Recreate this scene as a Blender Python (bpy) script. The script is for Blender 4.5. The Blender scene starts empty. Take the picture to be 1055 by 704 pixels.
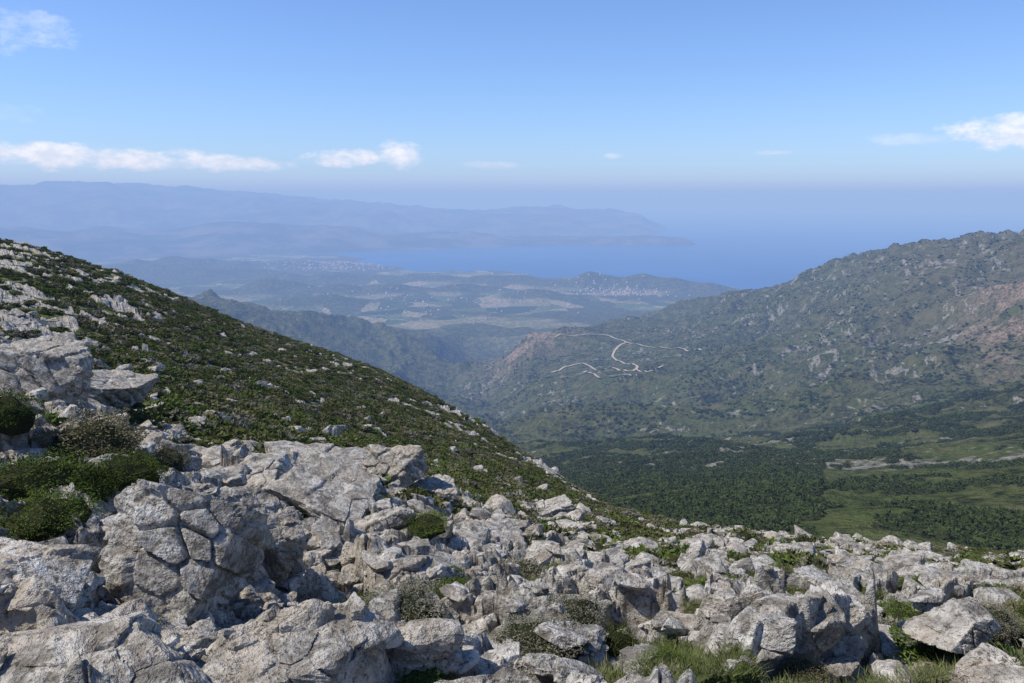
import bpy, math, numpy as np, random, time
from mathutils import Vector
rng=np.random.default_rng(7); random.seed(7)
F=820.0; P=math.radians(10.2); SP,CP=math.sin(P),math.cos(P)
SEA=-800.0
scene=bpy.context.scene
# ------------------------------------------------------------ helpers
def theta_px(px,py=300.):
    v=(352-py)/F; return math.atan2((px-527.5)/F, CP+v*SP)
def t_py(th,py):
    v=(352-py)/F; w=CP+v*SP; u=np.tan(th)*w
    return (-SP+v*CP)/np.hypot(u,w)
def pchip(x,y,xi):
    x=np.asarray(x,float); y=np.asarray(y,float)
    h=np.diff(x); hs=h.reshape((-1,)+(1,)*(y.ndim-1)); d=np.diff(y,axis=0)/hs
    m=np.zeros_like(y); m[0]=d[0]; m[-1]=d[-1]
    a,b=d[:-1],d[1:]; ok=(a*b)>0
    s=np.where(ok,a+b,1.0); m[1:-1]=np.where(ok,2*a*b/s,0)
    xi=np.clip(xi,x[0],x[-1]); i=np.clip(np.searchsorted(x,xi)-1,0,len(x)-2)
    sh=(-1,)+(1,)*(y.ndim-1); hh=h[i].reshape(sh); t=((xi-x[i])/h[i]).reshape(sh)
    return (2*t**3-3*t**2+1)*y[i]+(t**3-2*t**2+t)*hh*m[i]+(-2*t**3+3*t**2)*y[i+1]+(t**3-t**2)*hh*m[i+1]
class Table:
    def __init__(s,th,rs,val,n=500):
        s.t0,s.t1=th[0],th[-1]; s.l0,s.l1=math.log(rs[0]),math.log(rs[-1]); s.n=n
        A=pchip(th,val,np.linspace(s.t0,s.t1,n))
        B=pchip(np.log(rs),A.T,np.linspace(s.l0,s.l1,n)).T
        s.g=B
    def __call__(s,th,r):
        n=s.n
        u=np.clip((th-s.t0)/(s.t1-s.t0),0,1)*(n-1.001); v=np.clip((np.log(np.maximum(r,1e-3))-s.l0)/(s.l1-s.l0),0,1)*(n-1.001)
        i=u.astype(int); j=v.astype(int); fu=u-i; fv=v-j; g=s.g
        return (g[i,j]*(1-fu)+g[i+1,j]*fu)*(1-fv)+(g[i,j+1]*(1-fu)+g[i+1,j+1]*fu)*fv
U=np.uint32
def hsh(ix,iy,seed):
    h=ix.astype(np.int64).astype(U)*U(374761393)+iy.astype(np.int64).astype(U)*U(668265263)+U((seed*974634777)&0xffffffff)
    h=(h^(h>>U(13)))*U(1274126177)
    h=(h^(h>>U(15)))*U(2246822519)
    return h^(h>>U(16))
GX=np.cos(np.arange(1024)*2*math.pi/1024); GY=np.sin(np.arange(1024)*2*math.pi/1024)
def gn(x,y,seed=0):
    x0=np.floor(x); y0=np.floor(y); fx=x-x0; fy=y-y0; ix=x0.astype(np.int64); iy=y0.astype(np.int64)
    def g(a,b,dx,dy):
        k=hsh(a,b,seed)&U(1023); return GX[k]*dx+GY[k]*dy
    ux=fx*fx*fx*(fx*(fx*6-15)+10); uy=fy*fy*fy*(fy*(fy*6-15)+10)
    a=g(ix,iy,fx,fy); b=g(ix+1,iy,fx-1,fy); c=g(ix,iy+1,fx,fy-1); d=g(ix+1,iy+1,fx-1,fy-1)
    return ((a*(1-ux)+b*ux)*(1-uy)+(c*(1-ux)+d*ux)*uy)*1.5
def fbm(x,y,sc,octv=5,seed=0,gain=.5,ridge=False):
    x=x/sc; y=y/sc; s=0; a=1.; n=0
    for o in range(octv):
        v=gn(x,y,seed+o*17)
        if ridge: v=1-2*np.abs(v)*1.3
        s=s+a*v; n+=a; a*=gain; x,y=(x*1.62-y*1.18)+3.1,(x*1.18+y*1.62)+7.7
    return s/n
def blocks(x,y,sc,seed,tilt=.6,hv=.5):
    x=x/sc; y=y/sc; ix=np.floor(x).astype(np.int64); iy=np.floor(y).astype(np.int64)
    f1=np.full(x.shape,9.); f2=np.full(x.shape,9.); cxx=np.zeros(x.shape,np.int64); cyy=cxx.copy(); dxx=np.zeros(x.shape); dyy=dxx.copy()
    for a in (-1,0,1):
        for b in (-1,0,1):
            cx=ix+a; cy=iy+b
            h=hsh(cx,cy,seed)
            dx=x-(cx+(h&U(65535))/65536.); dy=y-(cy+(h>>U(16))/65536.)
            d=dx*dx+dy*dy
            c=d<f1; f2=np.where(c,f1,np.minimum(f2,d)); f1=np.where(c,d,f1)
            cxx=np.where(c,cx,cxx); cyy=np.where(c,cy,cyy); dxx=np.where(c,dx,dxx); dyy=np.where(c,dy,dyy)
    h=hsh(cxx,cyy,seed+2); r=(h&U(1023))/1023.; g1=((h>>U(10))&U(1023))/511.5-1; g2=((h>>U(20))&U(1023))/511.5-1
    H=hv*(r-.5)+tilt*(g1*dxx+g2*dyy); e=np.sqrt(f2)-np.sqrt(f1)
    return H*sc,e*sc,r
def sm(a,b,x):
    t=np.clip((x-a)/(b-a),0,1); return t*t*(3-2*t)
def mkmesh(name,v,f,smooth=True,mats=(),attrs=None,link=True,mi=None):
    me=bpy.data.meshes.new(name); v=np.asarray(v,np.float32); f=np.asarray(f,np.int32); k=f.shape[1]
    me.vertices.add(len(v)); me.vertices.foreach_set('co',v.ravel())
    me.loops.add(f.size); me.loops.foreach_set('vertex_index',f.ravel())
    me.polygons.add(len(f)); me.polygons.foreach_set('loop_start',np.arange(0,f.size,k,dtype=np.int32))
    me.polygons.foreach_set('use_smooth',np.full(len(f),smooth))
    for m in mats: me.materials.append(m)
    if mi is not None: me.polygons.foreach_set('material_index',np.asarray(mi,np.int32))
    for n_,a in (attrs or {}).items():
        at=me.attributes.new(n_,'FLOAT','POINT'); at.data.foreach_set('value',np.asarray(a,np.float32).ravel())
    me.update(calc_edges=True)
    ob=bpy.data.objects.new(name,me)
    if link: scene.collection.objects.link(ob)
    return ob
def gridfaces(n,m):
    i=np.arange(n-1)[:,None]*m+np.arange(m-1)[None,:]; i=i.ravel()
    return np.stack([i,i+1,i+m+1,i+m],1)
# ------------------------------------------------------------ terrain data
ncol=[-900,0,120,250,400,480,560,640,720,850,1055,2000]
nrs=[4.0,6.0,8.8,12.5,18.5,28,42,62,90,130,170,230,320,450,600]
ntab=[
[690,580,505,440,385,340,300,265,235,210,200,212,260,340,430],
[705,620,555,500,450,410,370,332,294,260,249,264,320,400,480],
[708,635,575,523,473,433,396,362,328,295,282,297,350,430,500],
[706,645,595,550,505,470,440,410,378,347,335,350,400,470,540],
[706,655,613,577,545,517,491,462,430,396,388,408,460,530,600],
[707,660,620,589,561,536,512,487,458,432,433,457,500,570,640],
[708,663,627,599,575,554,534,512,490,482,492,514,560,630,700],
[709,665,632,606,585,567,550,535,526,529,540,565,620,700,800],
[710,667,636,612,592,576,561,549,543,548,563,605,680,760,850],
[712,670,641,617,597,581,567,558,555,562,580,620,700,800,900],
[712,673,647,625,607,594,582,574,572,579,597,640,710,800,900],
[712,695,675,655,640,625,615,605,605,615,635,680,760,850,950]]
nth=np.array([theta_px(c) for c in ncol])
T_near=Table(nth,nrs,np.array([[t_py(nth[i],p) for p in row] for i,row in enumerate(ntab)]))
rtab=np.array([
[.9,.9,.9,.8,.7,.6,.6,.6,.6,.6,.6,.5,.4,.4,.4],
[.9,.9,.8,.5,.65,.66,.64,.63,.60,.54,.5,.5,.4,.4,.4],
[.9,.9,.8,.5,.68,.55,.46,.46,.40,.34,.3,.3,.3,.3,.3],
[.95,.95,.9,.8,.72,.38,.20,.20,.22,.24,.3,.3,.3,.3,.3],
[.9,.85,.82,.8,.75,.65,.28,.16,.20,.33,.35,.3,.3,.3,.3],
[.85,.78,.70,.68,.66,.58,.4,.26,.28,.45,.45,.3,.3,.3,.3],
[.8,.64,.58,.56,.56,.56,.48,.38,.42,.54,.5,.4,.4,.4,.4],
[.75,.60,.53,.50,.50,.50,.50,.48,.47,.5,.5,.4,.4,.4,.4],
[.75,.58,.51,.47,.47,.48,.48,.47,.46,.5,.45,.4,.4,.4,.4],
[.72,.56,.51,.46,.44,.44,.44,.45,.44,.45,.4,.4,.4,.4,.4],
[.72,.56,.50,.43,.40,.39,.38,.38,.38,.40,.4,.4,.4,.4,.4],
[.75,.70,.6,.55,.5,.5,.5,.5,.5,.4,.4,.4,.4,.4,.4]])
R_near=Table(nth,nrs,rtab)
PIT=(8.3*math.sin(theta_px(340)),8.3*math.cos(theta_px(340)))
def pitk(x,y): return np.exp(-(((x-PIT[0])/.60)**2+((y-PIT[1])/.55)**2)**1.5)
def near_base(x,y):
    r=np.hypot(x,y); th=np.arctan2(x,y); rr=np.maximum(r,4.)
    z=T_near(th,rr)*rr
    k=np.clip(r/4.,0,1); z=np.where(r<4.,-2.45*(1-k)+z*k,z)
    return z-.80*pitk(x,y)
def near(x,y):
    r=np.hypot(x,y); th=np.arctan2(x,y)
    z=near_base(x,y)
    D=R_near(th,r)
    far=sm(20,70,r)
    wx=x+fbm(x,y,.9,4,5)*.30; wy=y+fbm(x,y,.9,4,9)*.30
    nz=fbm(x,y,1.6,4,21)*(1-far*.4)+fbm(x,y,8,4,31)*(.35+far*.75)
    m=sm(-.08-far*.06,.08+far*.06,nz+(D-.52)*1.0)
    c,s=math.cos(.5),math.sin(.5); ax=(wx*c+wy*s)*1.0; ay=(-wx*s+wy*c)*1.5
    b1,e1,i1=blocks(ax,ay,1.35,101,.45,.55)
    b2,e2,i2=blocks(ax+3,ay,.48,202,.55,.6)
    b3,e3,i3=blocks(ax,ay+5,.19,303,.6,.5)
    s1=.3+.7*sm(0,.16,e1); s2=.25+.75*sm(0,.07,e2); s3=.3+.7*sm(0,.03,e3)
    b4,e4,i4=blocks(ax,ay+5,3.2,404,.22,.3)
    right=sm(theta_px(520),theta_px(700),th)*sm(7,12,r)
    amp=(sm(1.2,5,r)*.7+.3)*(1-.45*sm(25,90,r))*(1-.25*right)
    calm=1-.75*np.exp(-((x-PIT[0]+.6)/1.5)**2-((y-PIT[1])/.9)**2)
    disp=(b1*s1*.95*calm+b2*s2*.75)*amp+b3*s3*.65*(1-sm(14,28,r))+b4*sm(12,40,r)*.45
    disp+=fbm(x,y,.22,4,55,.6,ridge=True)*.022
    crack=-.24*np.exp(-e1/.06)*amp-.10*np.exp(-e2/.028)*(1-far)
    und=fbm(x,y,6,4,77)*.28*amp*calm+fbm(x,y,28,3,78)*.8*sm(12,45,r)
    outc=sm(.05,.6,fbm(x,y,14,3,97))*sm(60,110,r)*.8
    soil=fbm(x,y,.4,3,66)*.05+.02+.03*right
    zz=z+und+m*(disp+crack+.06+outc)+(1-m)*(soil+b1*.2*calm)
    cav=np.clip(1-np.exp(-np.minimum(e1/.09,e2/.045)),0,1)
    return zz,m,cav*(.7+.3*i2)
fcol=[-900,0,150,250,350,430,500,560,640,740,830,900,980,1055,1300,2000]
frs=[60,100,200,300,450,650,900,1200,1600,2000,2500,3000,3600]
ftab=[
[690,650,600,560,520,480,440,400,370,345,320,305,290],
[690,650,600,560,520,480,440,400,370,345,320,308,300],
[690,650,600,560,520,480,450,420,395,370,345,325,300],
[690,650,600,560,520,490,460,430,405,385,360,335,308],
[700,660,610,570,530,500,470,445,425,405,385,360,327],
[700,660,610,570,530,505,480,455,435,418,400,378,346],
[720,680,600,560,520,490,470,455,442,430,406,374,382],
[750,700,590,545,508,482,464,448,429,404,372,344,354],
[760,700,570,520,493,472,456,436,408,385,362,338,332],
[760,700,560,515,490,470,452,430,400,375,345,320,306],
[760,700,555,512,487,467,447,422,388,358,320,283,294],
[760,700,555,510,484,463,440,412,375,340,290,260,271],
[760,700,555,508,480,457,430,400,360,315,262,248,258],
[760,700,560,505,476,450,422,390,345,298,251,244,253],
[760,700,570,500,465,435,400,360,315,270,225,210,220],
[760,700,570,490,450,410,370,330,285,240,205,190,200]]
frs2=[4300,5200,6200,7400,8700,10000,11500,13000,20000]
L=[-690,-722,-745,-768,-782,-788,-790,-790,-790]
zt={-900:L,0:L,150:L,250:L,350:[-695,-728,-750,-770,-785,-792,-796,-830,-900],
430:[-700,-730,-752,-773,-790,-825,-840,-860,-900],500:[-700,-732,-754,-777,-795,-830,-840,-860,-900],
560:[-695,-730,-754,-778,-805,-830,-840,-860,-900],640:[-690,-730,-754,-780,-820,-835,-840,-860,-900],
740:[-680,-740,-765,-790,-830,-840,-860,-880,-900],830:[-700,-815,-840]+[-860]*6}
R_=[-700,-830,-850]+[-870]*6
fth=np.array([theta_px(c) for c in fcol]); frs_all=frs+frs2
fv=[]
for i,row in enumerate(ftab):
    a=[t_py(fth[i],p) for p in row]+[z/r for z,r in zip(zt.get(fcol[i],R_),frs2)]; fv.append(a)
T_far=Table(fth,frs_all,np.array(fv),700)
bumps=[(230,8300,80,700,380),(320,7700,75,600,300),(200,9300,120,600,350),(300,9600,60,900,260),(120,8800,120,900,500),
 (440,7600,55,500,220),(520,7200,75,500,200),(590,6900,85,400,210),(650,6800,95,400,200),(715,6800,90,420,210),(380,6400,75,450,220),(60,7600,80,800,400),
 (330,5600,80,420,240),(480,6500,60,380,180),(280,6600,90,420,260),(560,6000,60,350,200)]
def far_smooth(x,y):
    r=np.hypot(x,y); return T_far(np.arctan2(x,y),r)*r
def far(x,y):
    r=np.hypot(x,y); th=np.arctan2(x,y)
    z=T_far(th,r)*r
    hilly=sm(250,900,r)*(1-sm(3500,4300,r))
    hilly=hilly*(1-.75*np.exp(-((th-theta_px(645))/.10)**4-((r-2450)/620)**4))
    plain=sm(3700,4500,r)
    for px,rb,h,wa,wr in bumps:
        t0=theta_px(px); d=((th-t0)*r/wa)**2+((r-rb)/wr)**2
        z=z+h*np.exp(-d)*(1+.6*gn(x/260,y/260,int(px)))
    wx=x+fbm(x,y,350,3,1)*120; wy=y+fbm(x,y,350,3,2)*120
    rg=fbm(wx,wy,420,6,11,.52,True)
    z=z+hilly*(rg-.45)*58*sm(300,1800,r)+hilly*fbm(wx,wy,60,5,40,.55,True)*6
    cl=np.exp(-((th-theta_px(1065))/.075)**2-((r-1800)/230)**2)
    z=z+cl*(34+24*fbm(wx,wy,110,4,61,.6,True))
    z=z+fbm(x,y,45,4,44)*2.5*(1-plain)*sm(80,200,r)+fbm(x,y,110,3,47)*9*(1-sm(900,1500,r))*sm(150,300,r)
    z=z+plain*fbm(x,y,700,4,90)*14
    return z
def far_attr(x,y,z):
    r=np.hypot(x,y); th=np.arctan2(x,y); plain=sm(3800,4500,r)
    pxl=np.tan(th)*F*1.0+527.5
    n1=fbm(x,y,260,5,500,.6); n2=fbm(x,y,70,5,600,.65); n3=fbm(x,y,18,4,700,.7)
    rm=sm(700,950,pxl)*.10*sm(900,1700,r)-.12*(1-sm(440,520,pxl))
    rock=sm(.0,.30,n1*.45+n2*.45+n3*.75-.09+rm)*(1-plain)*sm(300,500,r)
    band=np.exp(-((r-480-60*fbm(x,y,150,3,3))/70)**2)*sm(760,860,pxl)
    rock=np.maximum(rock,band*sm(-.2,.2,n2+n3*.7))
    grass=sm(-.05,.4,fbm(x,y,130,5,800,.6)+.22*np.exp(-((r-300)/130)**2)+n3*.5)*(1-sm(1500,2600,r)*.6)
    cliff=np.exp(-((pxl-1052)/48)**2-((r-1720)/280)**2)
    brown=cliff*1.4+np.exp(-((pxl-545)/42)**2-((r-2850)/200)**2)*1.3
    brown=np.clip(brown*sm(-.35,.2,n2+n3*.6),0,1)
    _,e,idv=blocks(x*.8+fbm(x,y,300,2,4)*60,y*.55,150,909)
    _,e2,idv2=blocks(x,y*.6,420,919)
    fm=plain*sm(-.15,.12,fbm(x,y,900,3,33)+.5*np.exp(-((th-theta_px(455))/.18)**2-((r-5600)/1300)**2))
    fm=fm*(idv>.22)
    fm=np.maximum(fm,np.exp(-(((th-theta_px(597))*r/75)**2+((r-4350)/240)**2)**2)*1.0)
    hill=np.zeros_like(x)
    for px,rb,h,wa,wr in bumps:
        t0=theta_px(px); hill+=np.exp(-((th-t0)*r/wa)**2-((r-rb)/wr)**2)
    fm=fm*(1-sm(.2,.5,hill))
    return dict(rock=rock,grass=grass,brown=brown,field=fm,fval=idv*.8+.2*idv2,tan=sm(800,1000,pxl)*sm(1200,2200,r)*.4)
mcol=[-900,0,100,170,250,330,400,480,560,620,660,700,760]
mrs=[11000,12500,14500,16500,19000,24000,30000]
mtab=[[285,252,232,238,215,187,205],[285,250,234,240,215,192,210],[285,250,236,240,213,190,208],[285,251,238,240,214,192,210],
[285,249,229,238,216,199,215],[288,254,232,240,218,206,222],[300,258,236,243,222,212,228],[320,266,241,245,226,217,230],[330,280,244,247,228,214,228],
[340,290,243,249,232,216,230],[350,300,243,252,236,223,236],[360,320,245,262,248,242,250],[400,340,300,290,280,272,270]]
mth=np.array([theta_px(c) for c in mcol])
T_m=Table(mth,mrs,np.array([[t_py(mth[i],p) for p in row] for i,row in enumerate(mtab)]),500)
def mtn(x,y):
    r=np.hypot(x,y); th=np.arctan2(x,y); z=T_m(th,r)*r
    w=x+fbm(x,y,2500,3,3)*700
    k=sm(-790,-500,z)
    return z+(fbm(w,y,3200,6,71,.5,True)-.4)*200*k*sm(12000,17000,r)+(fbm(w,y,1500,5,72,.5,True)-.4)*60*sm(-800,-700,z)
def survey(px,py,fn,r0,r1):
    v=(352-py)/F; w=CP+v*SP; u=(px-527.5)/F; th=math.atan2(u,w); t=(-SP+v*CP)/math.hypot(u,w)
    rr=np.exp(np.linspace(math.log(r0),math.log(r1),1500)); x=rr*math.sin(th); y=rr*math.cos(th)
    z=fn(x,y); k=np.argmax(z/rr>=t)
    if not (z/rr>=t).any(): k=np.argmin(abs(z/rr-t))
    return x[k],y[k],z[k],rr[k]
# ------------------------------------------------------------ material helpers
class NT:
    def __init__(s,tree): s.t=tree; s.n=tree.nodes; s.l=tree.links
    def set(s,inp,v):
        if isinstance(v,bpy.types.NodeSocket): s.l.new(v,inp)
        elif isinstance(v,(tuple,list)) and len(v)==3 and inp.type=='RGBA': inp.default_value=(*v,1)
        else: inp.default_value=v
    def math(s,op,a,b=0.,c=0.,clamp=False):
        n=s.n.new('ShaderNodeMath'); n.operation=op; n.use_clamp=clamp
        s.set(n.inputs[0],a); s.set(n.inputs[1],b); s.set(n.inputs[2],c); return n.outputs[0]
    def mix(s,f,a,b,mode='MIX'):
        n=s.n.new('ShaderNodeMix'); n.data_type='RGBA'; n.blend_type=mode; n.clamp_factor=True
        s.set(n.inputs[0],f); s.set(n.inputs[6],a); s.set(n.inputs[7],b); return n.outputs[2]
    def noise(s,vec,sc,det=5,rough=.55,dist=0.,col=False):
        n=s.n.new('ShaderNodeTexNoise'); s.l.new(vec,n.inputs['Vector']); n.inputs['Scale'].default_value=sc
        n.inputs['Detail'].default_value=det; n.inputs['Roughness'].default_value=rough; n.inputs['Distortion'].default_value=dist
        return n.outputs['Color' if col else 0]
    def mr(s,v,a,b,c=0.,d=1.,smooth=True):
        n=s.n.new('ShaderNodeMapRange'); n.interpolation_type='SMOOTHSTEP' if smooth else 'LINEAR'
        s.set(n.inputs[0],v); n.inputs[1].default_value=a; n.inputs[2].default_value=b; n.inputs[3].default_value=c; n.inputs[4].default_value=d
        return n.outputs[0]
    def attr(s,name):
        n=s.n.new('ShaderNodeAttribute'); n.attribute_name=name; return n.outputs['Fac']
    def pos(s): return s.n.new('ShaderNodeNewGeometry').outputs['Position']
    def bump(s,h,strength,dist,normal=None):
        n=s.n.new('ShaderNodeBump'); s.set(n.inputs['Height'],h); n.inputs['Strength'].default_value=strength; n.inputs['Distance'].default_value=dist
        if normal is not None: s.l.new(normal,n.inputs['Normal'])
        return n.outputs[0]
def newmat(name,rough=.95,spec=.15,diffuse=True):
    m=bpy.data.materials.new(name); m.use_nodes=True; t=NT(m.node_tree)
    if diffuse:
        b0=m.node_tree.nodes['Principled BSDF']; o=m.node_tree.nodes['Material Output']; m.node_tree.nodes.remove(b0)
        b=m.node_tree.nodes.new('ShaderNodeBsdfDiffuse'); m.node_tree.links.new(b.outputs[0],o.inputs['Surface']); return m,t,b
    b=m.node_tree.nodes['Principled BSDF']; b.inputs['Roughness'].default_value=rough; b.inputs['Specular IOR Level'].default_value=spec
    return m,t,b
def rockcolor(t,p):
    n1=t.noise(p,.9,3,.6); n2=t.noise(p,5,6,.72,.4); n3=t.noise(p,26,3,.7); n4=t.noise(p,2.6,4,.65,1.)
    c=t.mix(t.mr(n2,.38,.62),(.185,.17,.145),(.57,.54,.48))
    c=t.mix(t.mr(n1,.45,.68,0,.6),c,(.50,.425,.33))
    c=t.mix(t.mr(n4,.54,.64,0,.75),c,(.70,.675,.61))
    c=t.mix(t.mr(n4,.30,.42,.5,0),c,(.18,.165,.135))
    c=t.mix(t.mr(n3,.34,.48,.85,0),c,(.12,.105,.085))
    return c,n2,n3,n1
def rock_material():
    m,t,b=newmat('limestone'); p=t.pos(); c,n2,n3,n1=rockcolor(t,p)
    t.set(b.inputs['Color'],c)
    h=t.math('ADD',n2,t.math('MULTIPLY',n3,.3))
    t.set(b.inputs['Normal'],t.bump(h,1.,.11)); return m
M_rock=rock_material()
def near_material():
    m,t,b=newmat('rocky_ground'); p=t.pos(); c,n2,n3,n1=rockcolor(t,p)
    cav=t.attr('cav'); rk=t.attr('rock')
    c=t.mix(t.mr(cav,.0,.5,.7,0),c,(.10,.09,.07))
    g2=t.noise(p,9,4,.7)
    g=t.mix(t.mr(n1,.38,.64),(.07,.095,.03),(.17,.175,.075))
    g=t.mix(t.mr(g2,.42,.68,0,.7),g,(.055,.065,.025))
    g=t.mix(t.mr(t.noise(p,.35,3,.6),.52,.66,0,.6),g,(.25,.215,.145))
    rk2=t.math('ADD',rk,t.math('MULTIPLY',t.math('SUBTRACT',g2,.5),.9))
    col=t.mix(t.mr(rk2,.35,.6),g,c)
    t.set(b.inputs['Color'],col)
    h=t.math('ADD',n2,t.math('MULTIPLY',n3,.35))
    t.set(b.inputs['Normal'],t.bump(h,1.,.11)); return m
M_near=near_material()
def far_material():
    m,t,b=newmat('maquis_hillside'); p=t.pos()
    a=t.noise(p,.035,6,.68); a2=t.noise(p,.16,5,.7)
    g=t.mix(t.mr(a2,.36,.62),(.020,.030,.010),(.095,.105,.038))
    g=t.mix(t.mr(a,.42,.66,0,.7),g,(.155,.145,.07))
    g=t.mix(t.math('MULTIPLY',t.attr('tan'),t.mr(a,.3,.6,.3,1.)),g,(.165,.14,.085))
    g=t.mix(t.math('MULTIPLY',t.attr('grass'),t.mr(a,.35,.6,.25,.85)),g,(.085,.11,.032))
    rk=t.math('ADD',t.attr('rock'),t.math('MULTIPLY',t.math('SUBTRACT',a2,.5),1.9))
    rc=t.mix(t.mr(a2,.35,.65),(.16,.15,.125),(.34,.315,.27))
    g=t.mix(t.mr(rk,.42,1.0,0,.85),g,rc)
    bc=t.mix(t.mr(a2,.35,.6),(.12,.085,.065),(.36,.27,.20))
    g=t.mix(t.math('MULTIPLY',t.attr('brown'),t.mr(a2,.3,.5,.4,.9)),g,bc)
    r=t.n.new('ShaderNodeValToRGB'); t.set(r.inputs[0],t.attr('fval')); e=r.color_ramp; e.interpolation='CONSTANT'
    cols=[(0,(.05,.07,.03)),(.2,(.20,.21,.09)),(.36,(.10,.13,.05)),(.48,(.36,.31,.19)),(.6,(.14,.18,.07)),(.72,(.28,.26,.13)),(.84,(.07,.09,.04))]
    while len(e.elements)<len(cols): e.elements.new(.5)
    for el,(q,cc) in zip(e.elements,cols): el.position=q; el.color=(*cc,1)
    fc=t.mix(t.mr(a,.44,.62,.5,0),r.outputs[0],(.03,.045,.018))
    g=t.mix(t.math('MULTIPLY',t.attr('field'),.95),g,fc)
    t.set(b.inputs['Color'],g)
    n2=t.bump(t.math('ADD',a2,t.math('MULTIPLY',a,2.)),1.,6.); t.set(b.inputs['Normal'],n2)
    return m
M_far=far_material()
def mtn_material():
    m,t,b=newmat('distant_mountain_slopes'); p=t.pos()
    a=t.noise(p,.0012,6,.65); c=t.mix(t.mr(a,.35,.65),(.05,.06,.035),(.14,.13,.10)); t.set(b.inputs['Color'],c)
    return m
M_mtn=mtn_material()
# ------------------------------------------------------------ terrain meshes
def thetas(inner,n,outer,m):
    a=math.radians(inner); o=math.radians(outer)
    return np.concatenate([np.linspace(-o,-a,m,endpoint=False),np.linspace(-a,a,n),np.linspace(a,o,m+1)[1:]])
def polar(th,rr):
    TH,RR=np.meshgrid(th,rr,indexing='ij'); return RR*np.sin(TH),RR*np.cos(TH)
ln=math.log
th=thetas(37,1250,68,90); rr=np.exp(np.concatenate([np.linspace(ln(.6),ln(3.8),40,endpoint=False),np.linspace(ln(3.8),ln(60),720,endpoint=False),np.linspace(ln(60),ln(600),200)]))
x,y=polar(th,rr); z,mk,cv=near(x,y)
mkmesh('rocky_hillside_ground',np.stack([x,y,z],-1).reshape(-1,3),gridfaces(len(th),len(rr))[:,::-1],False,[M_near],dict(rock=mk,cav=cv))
th=thetas(37,1050,52,60); rr=np.exp(np.concatenate([np.linspace(ln(90),ln(4200),660,endpoint=False),np.linspace(ln(4200),ln(15000),240)]))
x,y=polar(th,rr); z=far(x,y)
mkmesh('valley_and_mountain_terrain',np.stack([x,y,z],-1).reshape(-1,3),gridfaces(len(th),len(rr))[:,::-1],True,[M_far],far_attr(x,y,z))
th=np.linspace(math.radians(-55),theta_px(760),700); rr=np.linspace(11000,30000,220)
x,y=polar(th,rr); z=mtn(x,y)
mkmesh('distant_mountain_range',np.stack([x,y,z],-1).reshape(-1,3),gridfaces(len(th),len(rr))[:,::-1],True,[M_mtn])
# sea
m,t,b=newmat('sea_water',.4,.35,False); p=t.pos(); w=t.noise(p,.0006,4,.6)
t.set(b.inputs['Base Color'],t.mix(t.mr(w,.35,.65),(.010,.060,.21),(.017,.080,.25)))
S=150000.
mkmesh('sea',[(-S,3000,SEA),(S,3000,SEA),(S,S,SEA),(-S,S,SEA)],[[0,1,2,3]],True,[m])
# ------------------------------------------------------------ rocks
import bmesh
def ico(sub):
    bm=bmesh.new(); bmesh.ops.create_icosphere(bm,subdivisions=sub,radius=1.)
    v=np.array([q.co[:] for q in bm.verts]); f=np.array([[q.index for q in fc.verts] for fc in bm.faces]); bm.free(); return v,f
ICO={s:ico(s) for s in (2,3,4,6)}
def n3(v,sc,seed,o=4):
    return (fbm(v[:,0]+v[:,2]*.7,v[:,1]-v[:,2]*.5,sc,o,seed)+fbm(v[:,2]+v[:,1]*.4,v[:,0]-v[:,1]*.3,sc,o,seed+50))*.5
def rockverts(sub,seed,dims=(1,1,.7),planes=13):
    g=np.random.default_rng(seed); d,f=ICO[sub]
    n=g.normal(size=(planes,3)); n/=np.linalg.norm(n,axis=1)[:,None]; h=g.uniform(.42,.9,planes)
    n=np.concatenate([n,np.array([[1,0,.1],[-1,.1,0],[0,1,.1],[0,-1,0],[.15,0,1],[0,.1,-1.]])]); h=np.concatenate([h,g.uniform(.75,1.05,6)])
    q=d@n.T; rad=np.where(q>.05,h/np.maximum(q,.05),9).min(1)
    v=d*rad[:,None]
    v=v*(1+.09*n3(v,.6,seed,5)+ .035*fbm(v[:,0]*1.+v[:,2],v[:,1]+v[:,2]*.6,.25,4,seed+9,ridge=True))[:,None]
    return v*np.array(dims),f
def hidden_coll(name): return bpy.data.collections.new(name)
C_rock=hidden_coll('rock_variants')
for i in range(14):
    g=random.uniform; v,f=rockverts(4 if i<7 else 3,300+i,(g(.9,1.4),g(.6,1.),g(.35,.7)),9)
    C_rock.objects.link(mkmesh('rock_%02d'%i,v,f,False,[M_rock],link=False))
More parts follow.
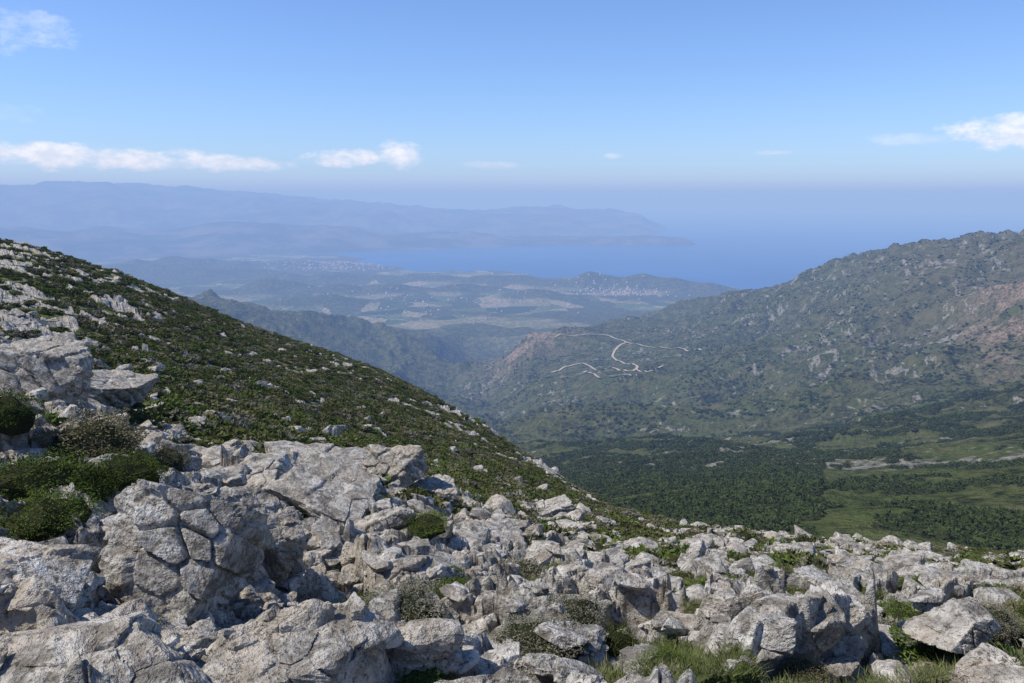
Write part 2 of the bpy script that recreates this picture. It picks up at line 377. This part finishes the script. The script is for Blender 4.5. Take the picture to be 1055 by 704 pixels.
def instancer(name,coll,pos,rot,scl,idx):
    me=bpy.data.meshes.new(name); me.vertices.add(len(pos)); me.vertices.foreach_set('co',np.asarray(pos,np.float32).ravel())
    a=me.attributes.new('rot','FLOAT_VECTOR','POINT'); a.data.foreach_set('vector',np.asarray(rot,np.float32).ravel())
    a=me.attributes.new('scl','FLOAT_VECTOR','POINT'); a.data.foreach_set('vector',np.asarray(scl,np.float32).ravel())
    a=me.attributes.new('idx','INT','POINT'); a.data.foreach_set('value',np.asarray(idx,np.int32))
    ob=bpy.data.objects.new(name,me); scene.collection.objects.link(ob)
    ng=bpy.data.node_groups.new(name+'_scatter','GeometryNodeTree')
    ng.interface.new_socket('Geometry',in_out='INPUT',socket_type='NodeSocketGeometry'); ng.interface.new_socket('Geometry',in_out='OUTPUT',socket_type='NodeSocketGeometry')
    N=ng.nodes; Lk=ng.links; gi=N.new('NodeGroupInput'); go=N.new('NodeGroupOutput'); ip=N.new('GeometryNodeInstanceOnPoints'); ci=N.new('GeometryNodeCollectionInfo')
    ci.inputs[0].default_value=coll; ci.inputs['Separate Children'].default_value=True; ci.inputs['Reset Children'].default_value=True
    ip.inputs['Pick Instance'].default_value=True
    def na(nm,ty):
        n=N.new('GeometryNodeInputNamedAttribute'); n.data_type=ty; n.inputs[0].default_value=nm; return n.outputs['Attribute']
    Lk.new(gi.outputs[0],ip.inputs['Points']); Lk.new(ci.outputs[0],ip.inputs['Instance'])
    Lk.new(na('idx','INT'),ip.inputs['Instance Index'])
    e2=N.new('FunctionNodeEulerToRotation'); Lk.new(na('rot','FLOAT_VECTOR'),e2.inputs[0]); Lk.new(e2.outputs[0],ip.inputs['Rotation'])
    Lk.new(na('scl','FLOAT_VECTOR'),ip.inputs['Scale']); Lk.new(ip.outputs[0],go.inputs[0])
    md=ob.modifiers.new('scatter','NODES'); md.node_group=ng; return ob
def scatter_near(n,r0,r1,power=1.):
    th=rng.uniform(math.radians(-44),math.radians(44),n); u=rng.random(n)
    r=np.exp(math.log(r0)+(math.log(r1)-math.log(r0))*u**power)
    x=r*np.sin(th); y=r*np.cos(th); z,m,c=near(x,y); return th,r,x,y,z,m
th_,r,x,y,z,m=scatter_near(22000,4,150,.85)
k=(rng.random(len(m))<(.14+.5*m)*np.clip(1.3-sm(30,90,r)*.9,0,1))&(np.hypot(x-PIT[0],y-PIT[1])>.6)
r,x,y,z=r[k],x[k],y[k],z[k]; n=len(r)
s=(.035+.10*rng.random(n)**3.0*2.8)*(np.clip(r/9,.8,2.6))
instancer('scattered_limestone_rocks',C_rock,np.stack([x,y,z+s*.05],1),rng.uniform(-.4,.4,(n,3))+np.stack([0*r,0*r,rng.uniform(0,6.28,n)],1),np.stack([s,s,s],1),rng.integers(0,14,n))
def nb(x,y): return near(x,y)[0]
def nflat(x,y): return near_base(x,y)+.80*pitk(x,y)+.1
heroes=[(205,605,175,135,.2,(.10,.20,.25)),(277,585,80,105,.1,(.05,-.15,.6)),(335,538,110,36,.95,(.2,.18,-.2)),(400,565,55,75,.05,(.1,.1,.3)),(38,415,95,70,0,0),(112,418,80,45,0,0),(330,500,105,55,0,0),(392,505,75,70,0,0),(30,640,170,90,.1,0),(300,690,190,60,0,0),
(110,700,210,70,0,0),(988,668,75,42,.2,0),(850,665,65,40,0,0),(560,535,70,30,0,0),(500,562,80,34,0,0),(430,680,95,45,0,0),(612,592,60,32,0,0),(765,645,75,36,0,0),(265,500,95,35,0,0),(445,520,60,34,0,0)]
for i,(px,py,w,h,lf,ro) in enumerate(heroes):
    X,Y,Z,r=survey(px,py,nflat,3.6,60)
    hw=w/F*r*.5; hh=h/F*r*.60
    v,f=rockverts(6,900+i,(hw*1.15,hw*.95,hh),9)
    nn=v/np.linalg.norm(v,axis=1)[:,None]
    b_,e_,_=blocks(v[:,0]+v[:,2]*.5+9+.1*hw*n3(v/hw,.5,i),v[:,1]*.6+v[:,2]*.9,.42*hw,i*7+3,.35,.45)
    v=v+nn*(b_*.45*sm(0,.06*hw,e_)-.07*hw*np.exp(-e_/(.03*hw)))[:,None]
    ob=mkmesh('limestone_boulder',v,f,False,[M_rock]); ob.location=(X,Y,Z+hh*(.42+lf)); ob.rotation_euler=ro if ro else (random.uniform(-.15,.15),random.uniform(-.2,.2),random.uniform(-.6,.6))
# ------------------------------------------------------------ shrubs
def leafmat(name,c1,c2,dry=None):
    m,t,b=newmat(name); p=t.pos(); oi=t.n.new('ShaderNodeObjectInfo').outputs['Random']
    n=t.noise(p,6,2,.7); c=t.mix(t.mr(n,.3,.7),c1,c2)
    c=t.mix(t.math('MULTIPLY',oi,.6),c,tuple(q*.6 for q in c1)) if dry is None else t.mix(t.mr(oi,.72,.85,0,.8),t.mix(t.math('MULTIPLY',oi,.4),c,tuple(q*.55 for q in c1)),dry)
    t.set(b.inputs['Color'],c); return m
M_leaf=leafmat('maquis_leaves',(.050,.062,.02),(.125,.14,.046),(.19,.165,.10))
M_tree=leafmat('valley_tree_leaves',(.035,.052,.016),(.085,.11,.036))
M_leafb=leafmat('bright_shrub_leaves',(.06,.095,.02),(.15,.19,.048))
M_leafg=leafmat('grey_spiny_shrub',(.13,.13,.09),(.26,.24,.18))
M_core,_t,_b=newmat('shrub_dark_core'); _b.inputs['Color'].default_value=(.03,.033,.016,1)  # dark solid blob added inside each bush to stop see-through
M_grass=leafmat('grass_blades',(.09,.12,.04),(.17,.19,.07),(.24,.21,.13))
def bush(name,nl,ls,seed,mat,flat=.65,link=False,lum=.30):
    g=np.random.default_rng(seed)
    d=g.normal(size=(nl,3)); d[:,2]=np.abs(d[:,2])*.9-.12; d/=np.linalg.norm(d,axis=1)[:,None]
    lump=1+lum*n3(d*1.0+seed,.55,seed,3)*1.3
    rad=lump*(1-.25*g.random(nl)**1.5)
    c=d*rad[:,None]; c[:,2]*=flat
    a=d*.8+g.normal(size=(nl,3))*.6; a/=np.linalg.norm(a,axis=1)[:,None]
    b=np.cross(a,g.normal(size=(nl,3))); b/=np.linalg.norm(b,axis=1)[:,None]
    L_=ls*g.uniform(.6,1.4,nl)[:,None]; W=L_*.42
    v=np.stack([c-a*L_*.5,c+b*W*.5,c+a*L_*.6,c-b*W*.5],1).reshape(-1,3); f=np.arange(nl*4).reshape(-1,4)
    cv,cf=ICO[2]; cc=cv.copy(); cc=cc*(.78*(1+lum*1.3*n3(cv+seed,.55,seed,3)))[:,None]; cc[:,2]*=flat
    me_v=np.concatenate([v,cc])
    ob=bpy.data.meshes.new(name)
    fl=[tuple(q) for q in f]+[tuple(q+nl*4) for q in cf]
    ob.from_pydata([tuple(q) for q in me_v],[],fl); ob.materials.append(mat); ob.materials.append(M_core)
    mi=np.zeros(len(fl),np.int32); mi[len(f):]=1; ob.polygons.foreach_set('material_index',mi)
    o=bpy.data.objects.new(name,ob)
    if link: scene.collection.objects.link(o)
    return o
C_far=hidden_coll('bush_variants_far'); C_mid=hidden_coll('bush_variants_mid')
for i in range(6):
    C_far.objects.link(bush('far_bush_%d'%i,50,.5,i+1,M_tree,.75)); C_mid.objects.link(bush('mid_bush_%d'%i,280,.25,i+20,[M_leaf,M_leaf,M_leafg,M_leaf,M_leafb,M_leaf][i],.62,False,.5))
C_near=hidden_coll('bush_variants_near')
for i in range(5):
    C_near.objects.link(bush('near_bush_%d'%i,2600,.09,i+40,[M_leafg,M_leaf,M_leafb,M_leafb,M_leaf][i],.5,False,.6))
def put(name,coll,nv,x,y,z,s,sink=.1):
    n=len(x); instancer(name,coll,np.stack([x,y,z-s*sink],1),np.stack([rng.uniform(-.15,.15,n),rng.uniform(-.15,.15,n),rng.uniform(0,6.28,n)],1),np.stack([s*rng.uniform(.8,1.4,n),s*rng.uniform(.8,1.4,n),s*rng.uniform(.65,1.1,n)],1),rng.integers(0,nv,n))
th_,r,x,y,z,m=scatter_near(55000,16,240,.62)
D=R_near(th_,r); patch=fbm(x,y,14,4,88)
k=(rng.random(len(r))<(1.1-m)*np.clip(1.35-D*1.6,.05,1)*sm(-.55,.05,patch+.35*(.5-D)*2)*1.2)&(th_<theta_px(700))|((th_>theta_px(600))&(rng.random(len(r))<.12*(1-m)))
r,x,y,z=r[k],x[k],y[k],z[k]; s=.18+.60*rng.random(len(r))**2+.0014*r
put('maquis_shrubs',C_mid,6,x,y,z,s)
th_,r,x,y,z,m=scatter_near(7000,5.5,70,1.)
k=(m<.55)&(rng.random(len(m))<sm(-.2,.15,fbm(x,y,4,3,444)+.05)); r,x,y,z=r[k],x[k],y[k],z[k]; s=.08+.24*rng.random(len(r))**1.8+.005*r
put('cushion_plants',C_near,5,x,y,z,s,.1)
C_g=hidden_coll('grass_variants')
for i in range(4):
    g=np.random.default_rng(60+i); nb_=110; b0=g.normal(size=(nb_,2))*.45; d=np.concatenate([b0*.7+g.normal(size=(nb_,2))*.3,np.ones((nb_,1))],1)*g.uniform(.15,.45,nb_)[:,None]
    w=g.normal(size=(nb_,3)); w[:,2]=0; w=w/np.linalg.norm(w,axis=1)[:,None]*.022; c=np.concatenate([b0,np.zeros((nb_,1))],1)
    v=np.stack([c-w,c+w,c+d],1).reshape(-1,3); C_g.objects.link(mkmesh('grass_tuft_%d'%i,v,np.arange(nb_*3).reshape(-1,3),False,[M_grass],link=False))
th_,r,x,y,z,m=scatter_near(20000,4,60,1.)
k=(m<.5); r,x,y,z=r[k],x[k],y[k],z[k]; s=(.05+.08*rng.random(len(r)))*np.clip(r/12,1,2.2)
put('grass_tufts',C_g,4,x,y,z,s,0)
hs=[(40,507,92,44,'b'),(88,470,100,52,'d'),(132,503,62,36,'b'),(172,484,45,26,'g'),(48,537,78,34,'b'),(96,508,50,30,'b'),(325,530,50,30,'d'),(415,635,90,46,'g'),(640,678,48,56,'d'),(437,703,62,26,'b'),(550,668,100,40,'g'),(590,640,70,34,'g'),(690,690,60,26,'b'),(830,702,50,26,'d'),(15,440,50,30,'b'),(700,590,46,20,'d'),(440,552,44,22,'b'),(935,640,50,22,'b'),(1020,650,50,24,'g')]
for i,(px,py,w,h,c) in enumerate(hs):
    X,Y,Z,r=survey(px,py,nb,3.6,60); hw=w/F*r*.5
    nm={'b':'green_cushion_shrub','d':'dark_maquis_shrub','g':'grey_spiny_shrub'}[c]
    o=bush(nm,8000,.055,200+i,{'b':M_leafb,'d':M_leaf,'g':M_leafg}[c],1.,True,.75); o.location=(X,Y,Z); o.scale=(hw*1.05,hw*1.05,h/F*r*.72); o.rotation_euler=(0,0,i*1.3)
def far_sc(n,r0,r1,pw,a0,a1):
    th=rng.uniform(theta_px(a0),theta_px(a1),n); r=np.exp(math.log(r0)+(math.log(r1)-math.log(r0))*rng.random(n)**pw)
    x=r*np.sin(th); y=r*np.cos(th); z=far(x,y); return th,r,x,y,z
th_,r,x,y,z=far_sc(56000,150,1100,.75,480,1150)
A=far_attr(x,y,z); zn=near_base(x,y)
dn=sm(-.10,.10,fbm(x,y,70,4,321)+.5*np.exp(-((r-430)/170)**2)*(th_<theta_px(860))-.06)
k=(z>zn-1)&(rng.random(len(r))<dn)&(A['rock']<.5); r,x,y,z=r[k],x[k],y[k],z[k]; s=.7+1.5*rng.random(len(r))**2+.0022*r
put('valley_trees_and_bushes',C_far,6,x,y,z,s)
# ------------------------------------------------------------ tracks
M_road,t,b=newmat('dirt_track'); p=t.pos(); t.set(b.inputs['Color'],t.mix(t.noise(p,.2,3,.6),(.33,.28,.20),(.46,.40,.30)))
TR=[]
def track(name,pts,fn,r0,r1,width,lift):
    W=np.array([survey(px,py,far_smooth,r0,r1)[:2] for px,py in pts]); tt=np.arange(len(W)); q=pchip(tt,W,np.linspace(0,len(W)-1,len(W)*14))
    for _ in range(6): q[1:-1]=(q[:-2]+2*q[1:-1]+q[2:])/4
    TR.append(q)
    d=np.gradient(q,axis=0); d/=np.linalg.norm(d,axis=1)[:,None]+1e-9; nrm=np.stack([-d[:,1],d[:,0]],1)
    rows=[]
    for k in (-1,-.5,0,.5,1):
        pt=q+nrm*width*.5*k; rows.append(np.concatenate([pt,fn(pt[:,0],pt[:,1])[:,None]],1))
    V=np.stack(rows,1); zc=V[:,:,2].max(1)
    for _ in range(4): zc[1:-1]=np.maximum(zc[1:-1],(zc[:-2]+2*zc[1:-1]+zc[2:])/4)
    V[:,:,2]=zc[:,None]+lift
    mkmesh(name,V.reshape(-1,3),gridfaces(len(q),5),True,[M_road])
track('dirt_track',[(572,350),(590,347),(608,344),(624,345),(638,350),(650,356),(668,358),(690,361),(706,360),(722,364)],far,1200,2900,7,2.)
track('dirt_track',[(645,354),(634,360),(632,367),(645,373),(656,380),(650,386),(636,384),(618,379),(600,371),(584,374),(568,380)],far,1000,2900,7,2.)
track('dirt_track',[(654,384),(668,386),(684,384)],far,1000,2900,6,2.)
track('dirt_track',[(612,378),(602,386),(622,391),(650,390)],far,1000,2900,6,2.)
TR=np.concatenate(TR)
th_,r,x,y,z=far_sc(38000,1000,3300,.8,400,1120)
dt=np.full(len(x),1e9)
for q in TR: dt=np.minimum(dt,(x-q[0])**2+(y-q[1])**2)
A=far_attr(x,y,z); k=(rng.random(len(r))<sm(-.15,.25,fbm(x,y,120,4,322)))&(A['rock']<.6)&(A['brown']<.5)&(dt>18**2); r,x,y,z=r[k],x[k],y[k],z[k]; s=1.8+2.6*rng.random(len(r))**2
put('mountain_slope_scrub',C_far,6,x,y,z,s)
# ------------------------------------------------------------ houses
M_wall,_t,_b=newmat('cream_render_walls'); _b.inputs['Color'].default_value=(.55,.51,.45,1)
M_roof,_t,_b=newmat('terracotta_roofs'); _b.inputs['Color'].default_value=(.36,.24,.18,1)
def houses(name,lst):
    V=[];Fq=[];MI=[]
    for (X,Y,Z,w,d,h,a) in lst:
        c,s=math.cos(a),math.sin(a); n0=len(V)
        def P_(lx,ly,lz): V.append((X+lx*c-ly*s,Y+lx*s+ly*c,Z+lz))
        for lz in (-4,h):
            for lx,ly in ((-w,-d),(w,-d),(w,d),(-w,d)): P_(lx/2,ly/2,lz)
        e=.6
        for lx,ly in ((-w/2-e,-d/2-e),(w/2+e,-d/2-e),(w/2+e,d/2+e),(-w/2-e,d/2+e)): P_(lx,ly,h+.05)
        P_(-w/2-e,0,h+d*.28); P_(w/2+e,0,h+d*.28); 
        for q in ((0,1,5,4),(1,2,6,5),(2,3,7,6),(3,0,4,7)): Fq.append([n0+i for i in q]); MI.append(0)
        for q in ((8,9,13,12),(10,11,12,13),(9,10,13,13),(11,8,12,12)):
            u=[n0+i for i in q]; 
            if u[2]==u[3]: u=u[:3]
            Fq.append(u); MI.append(1 if len(u)==4 else 0)
    me=bpy.data.meshes.new(name); me.from_pydata(V,[],Fq); me.materials.append(M_wall); me.materials.append(M_roof); me.polygons.foreach_set('material_index',MI); me.update()
    o=bpy.data.objects.new(name,me); scene.collection.objects.link(o)
def cluster(px,r0,n,wa,wr,smin,smax):
    th=rng.normal(theta_px(px),wa/r0,n); r=rng.normal(r0,wr,n); x=r*np.sin(th); y=r*np.cos(th); z=far(x,y); k=z>SEA+2
    return [(a,b_,c,random.uniform(smin,smax),random.uniform(smin,smax)*.6,random.uniform(5,9),random.uniform(0,3.1)) for a,b_,c in zip(x[k],y[k],z[k])]
houses('seaside_town_houses',cluster(350,9600,340,300,240,14,32)+cluster(300,9300,50,500,200,12,24))
houses('hill_village_houses',cluster(640,6450,130,200,80,9,20)+cluster(620,6600,50,150,120,9,20))
houses('valley_farmhouses',cluster(440,5300,40,350,350,9,18)+cluster(400,6200,40,500,400,10,20)+cluster(520,5900,25,500,400,10,20))
# ------------------------------------------------------------ air haze (absorbing box; its emission stands in for scattered light)
m=bpy.data.materials.new('sea_haze_glow'); m.use_nodes=True; N=m.node_tree.nodes; N.clear(); Lk=m.node_tree.links
o=N.new('ShaderNodeOutputMaterial'); ab=N.new('ShaderNodeVolumeAbsorption'); em=N.new('ShaderNodeEmission'); ad=N.new('ShaderNodeAddShader')
SIG=np.array([.66,.80,1.08])*1.0e-4; HZ=np.array([.34,.49,.80])
dens=SIG.max()*1.0/.9; ab.inputs['Color'].default_value=(*(1-SIG/dens),1); ab.inputs['Density'].default_value=dens
e=SIG*HZ; em.inputs['Color'].default_value=(*(e/e.max()),1); em.inputs['Strength'].default_value=float(e.max())
Lk.new(ab.outputs[0],ad.inputs[0]); Lk.new(em.outputs[0],ad.inputs[1]); Lk.new(ad.outputs[0],o.inputs['Volume'])
B=140000.; z0,z1=-950.,400.
bv=[(sx*B,sy*B,zz) for zz in (z0,z1) for sx,sy in ((-1,-1),(1,-1),(1,1),(-1,1))]
mkmesh('atmospheric_haze',bv,[[0,3,2,1],[4,5,6,7],[0,1,5,4],[1,2,6,5],[2,3,7,6],[3,0,4,7]],False,[m])
# ------------------------------------------------------------ light
SUN_EL=math.radians(54); SUN_AZ=math.radians(-100)
d=Vector((math.sin(SUN_AZ)*math.cos(SUN_EL),math.cos(SUN_AZ)*math.cos(SUN_EL),math.sin(SUN_EL)))
sl=bpy.data.lights.new('sun','SUN'); sl.energy=5; sl.angle=math.radians(.5); sl.color=(1,.94,.84)
so=bpy.data.objects.new('sun',sl); so.rotation_euler=d.to_track_quat('Z','Y').to_euler(); scene.collection.objects.link(so)
W=bpy.data.worlds.new('World'); scene.world=W; W.use_nodes=True; t=NT(W.node_tree); bg=W.node_tree.nodes['Background']
sk=t.n.new('ShaderNodeTexSky'); sk.sky_type='NISHITA'; sk.sun_disc=False; sk.sun_elevation=SUN_EL; sk.sun_rotation=SUN_AZ; sk.altitude=900; sk.air_density=1.; sk.dust_density=.3; sk.ozone_density=3.
tc=t.n.new('ShaderNodeTexCoord').outputs['Generated']; sx=t.n.new('ShaderNodeSeparateXYZ'); t.l.new(tc,sx.inputs[0])
az=t.math('MULTIPLY',t.math('ARCTAN2',sx.outputs[0],sx.outputs[1]),57.2958); el=t.math('MULTIPLY',t.math('ARCSINE',sx.outputs[2]),57.2958)
cv=t.n.new('ShaderNodeCombineXYZ'); t.set(cv.inputs[0],az); t.set(cv.inputs[1],t.math('MULTIPLY',el,1.9)); 
nz=t.noise(cv.outputs[0],.42,7,.6); nz2=t.noise(cv.outputs[0],1.1,6,.6)
clouds=[(-28,2.55,9,.95,1.,1.6),(-20,2.3,5.5,.65,.9,1.3),(-11.4,2.75,3.4,.7,1.,1.5),(-8.0,3.0,1.9,1.1,1.,1.4),(31.5,3.9,4.2,1.3,.85,1.7),(-30,9.6,2.4,1.3,.28,2.2),(26,3.6,4,.5,.3,1.6),(-1.5,2.3,2.5,.35,.35,1.2),(7,2.9,.8,.25,.4,1.),(18,3.0,1.6,.2,.3,1.),(-33,5.,3,.8,.12,2.)]
tot=None
for a0,e0,wa,we,st,am in clouds:
    da=t.math('DIVIDE',t.math('SUBTRACT',az,a0),wa); de=t.math('DIVIDE',t.math('SUBTRACT',el,e0),we)
    q=t.math('SUBTRACT',1.,t.math('ADD',t.math('MULTIPLY',da,da),t.math('MULTIPLY',de,de)))
    q=t.math('ADD',q,t.math('MULTIPLY',t.math('SUBTRACT',nz,.5),am*2.2))
    q=t.math('MULTIPLY',t.mr(q,.0,1.1),st)
    tot=q if tot is None else t.math('MAXIMUM',tot,q)
ccol=t.mix(t.mr(nz2,.35,.65),(6.8,7.2,8.0),(8.8,8.9,9.1))
tint=t.mix(1.,sk.outputs[0],(.76,.91,1.20),'MULTIPLY')
t.set(bg.inputs[0],t.mix(tot,tint,ccol)); bg.inputs[1].default_value=.145
# ------------------------------------------------------------ camera
cam=bpy.data.cameras.new('camera'); cam.sensor_width=36; cam.lens=36*F/1055; cam.clip_start=.05; cam.clip_end=400000
co=bpy.data.objects.new('camera',cam); co.location=(0,0,0); co.rotation_euler=(math.pi/2-P,0,0); scene.collection.objects.link(co); scene.camera=co
scene.view_settings.view_transform='Standard'; scene.view_settings.look='None'; scene.view_settings.exposure=0
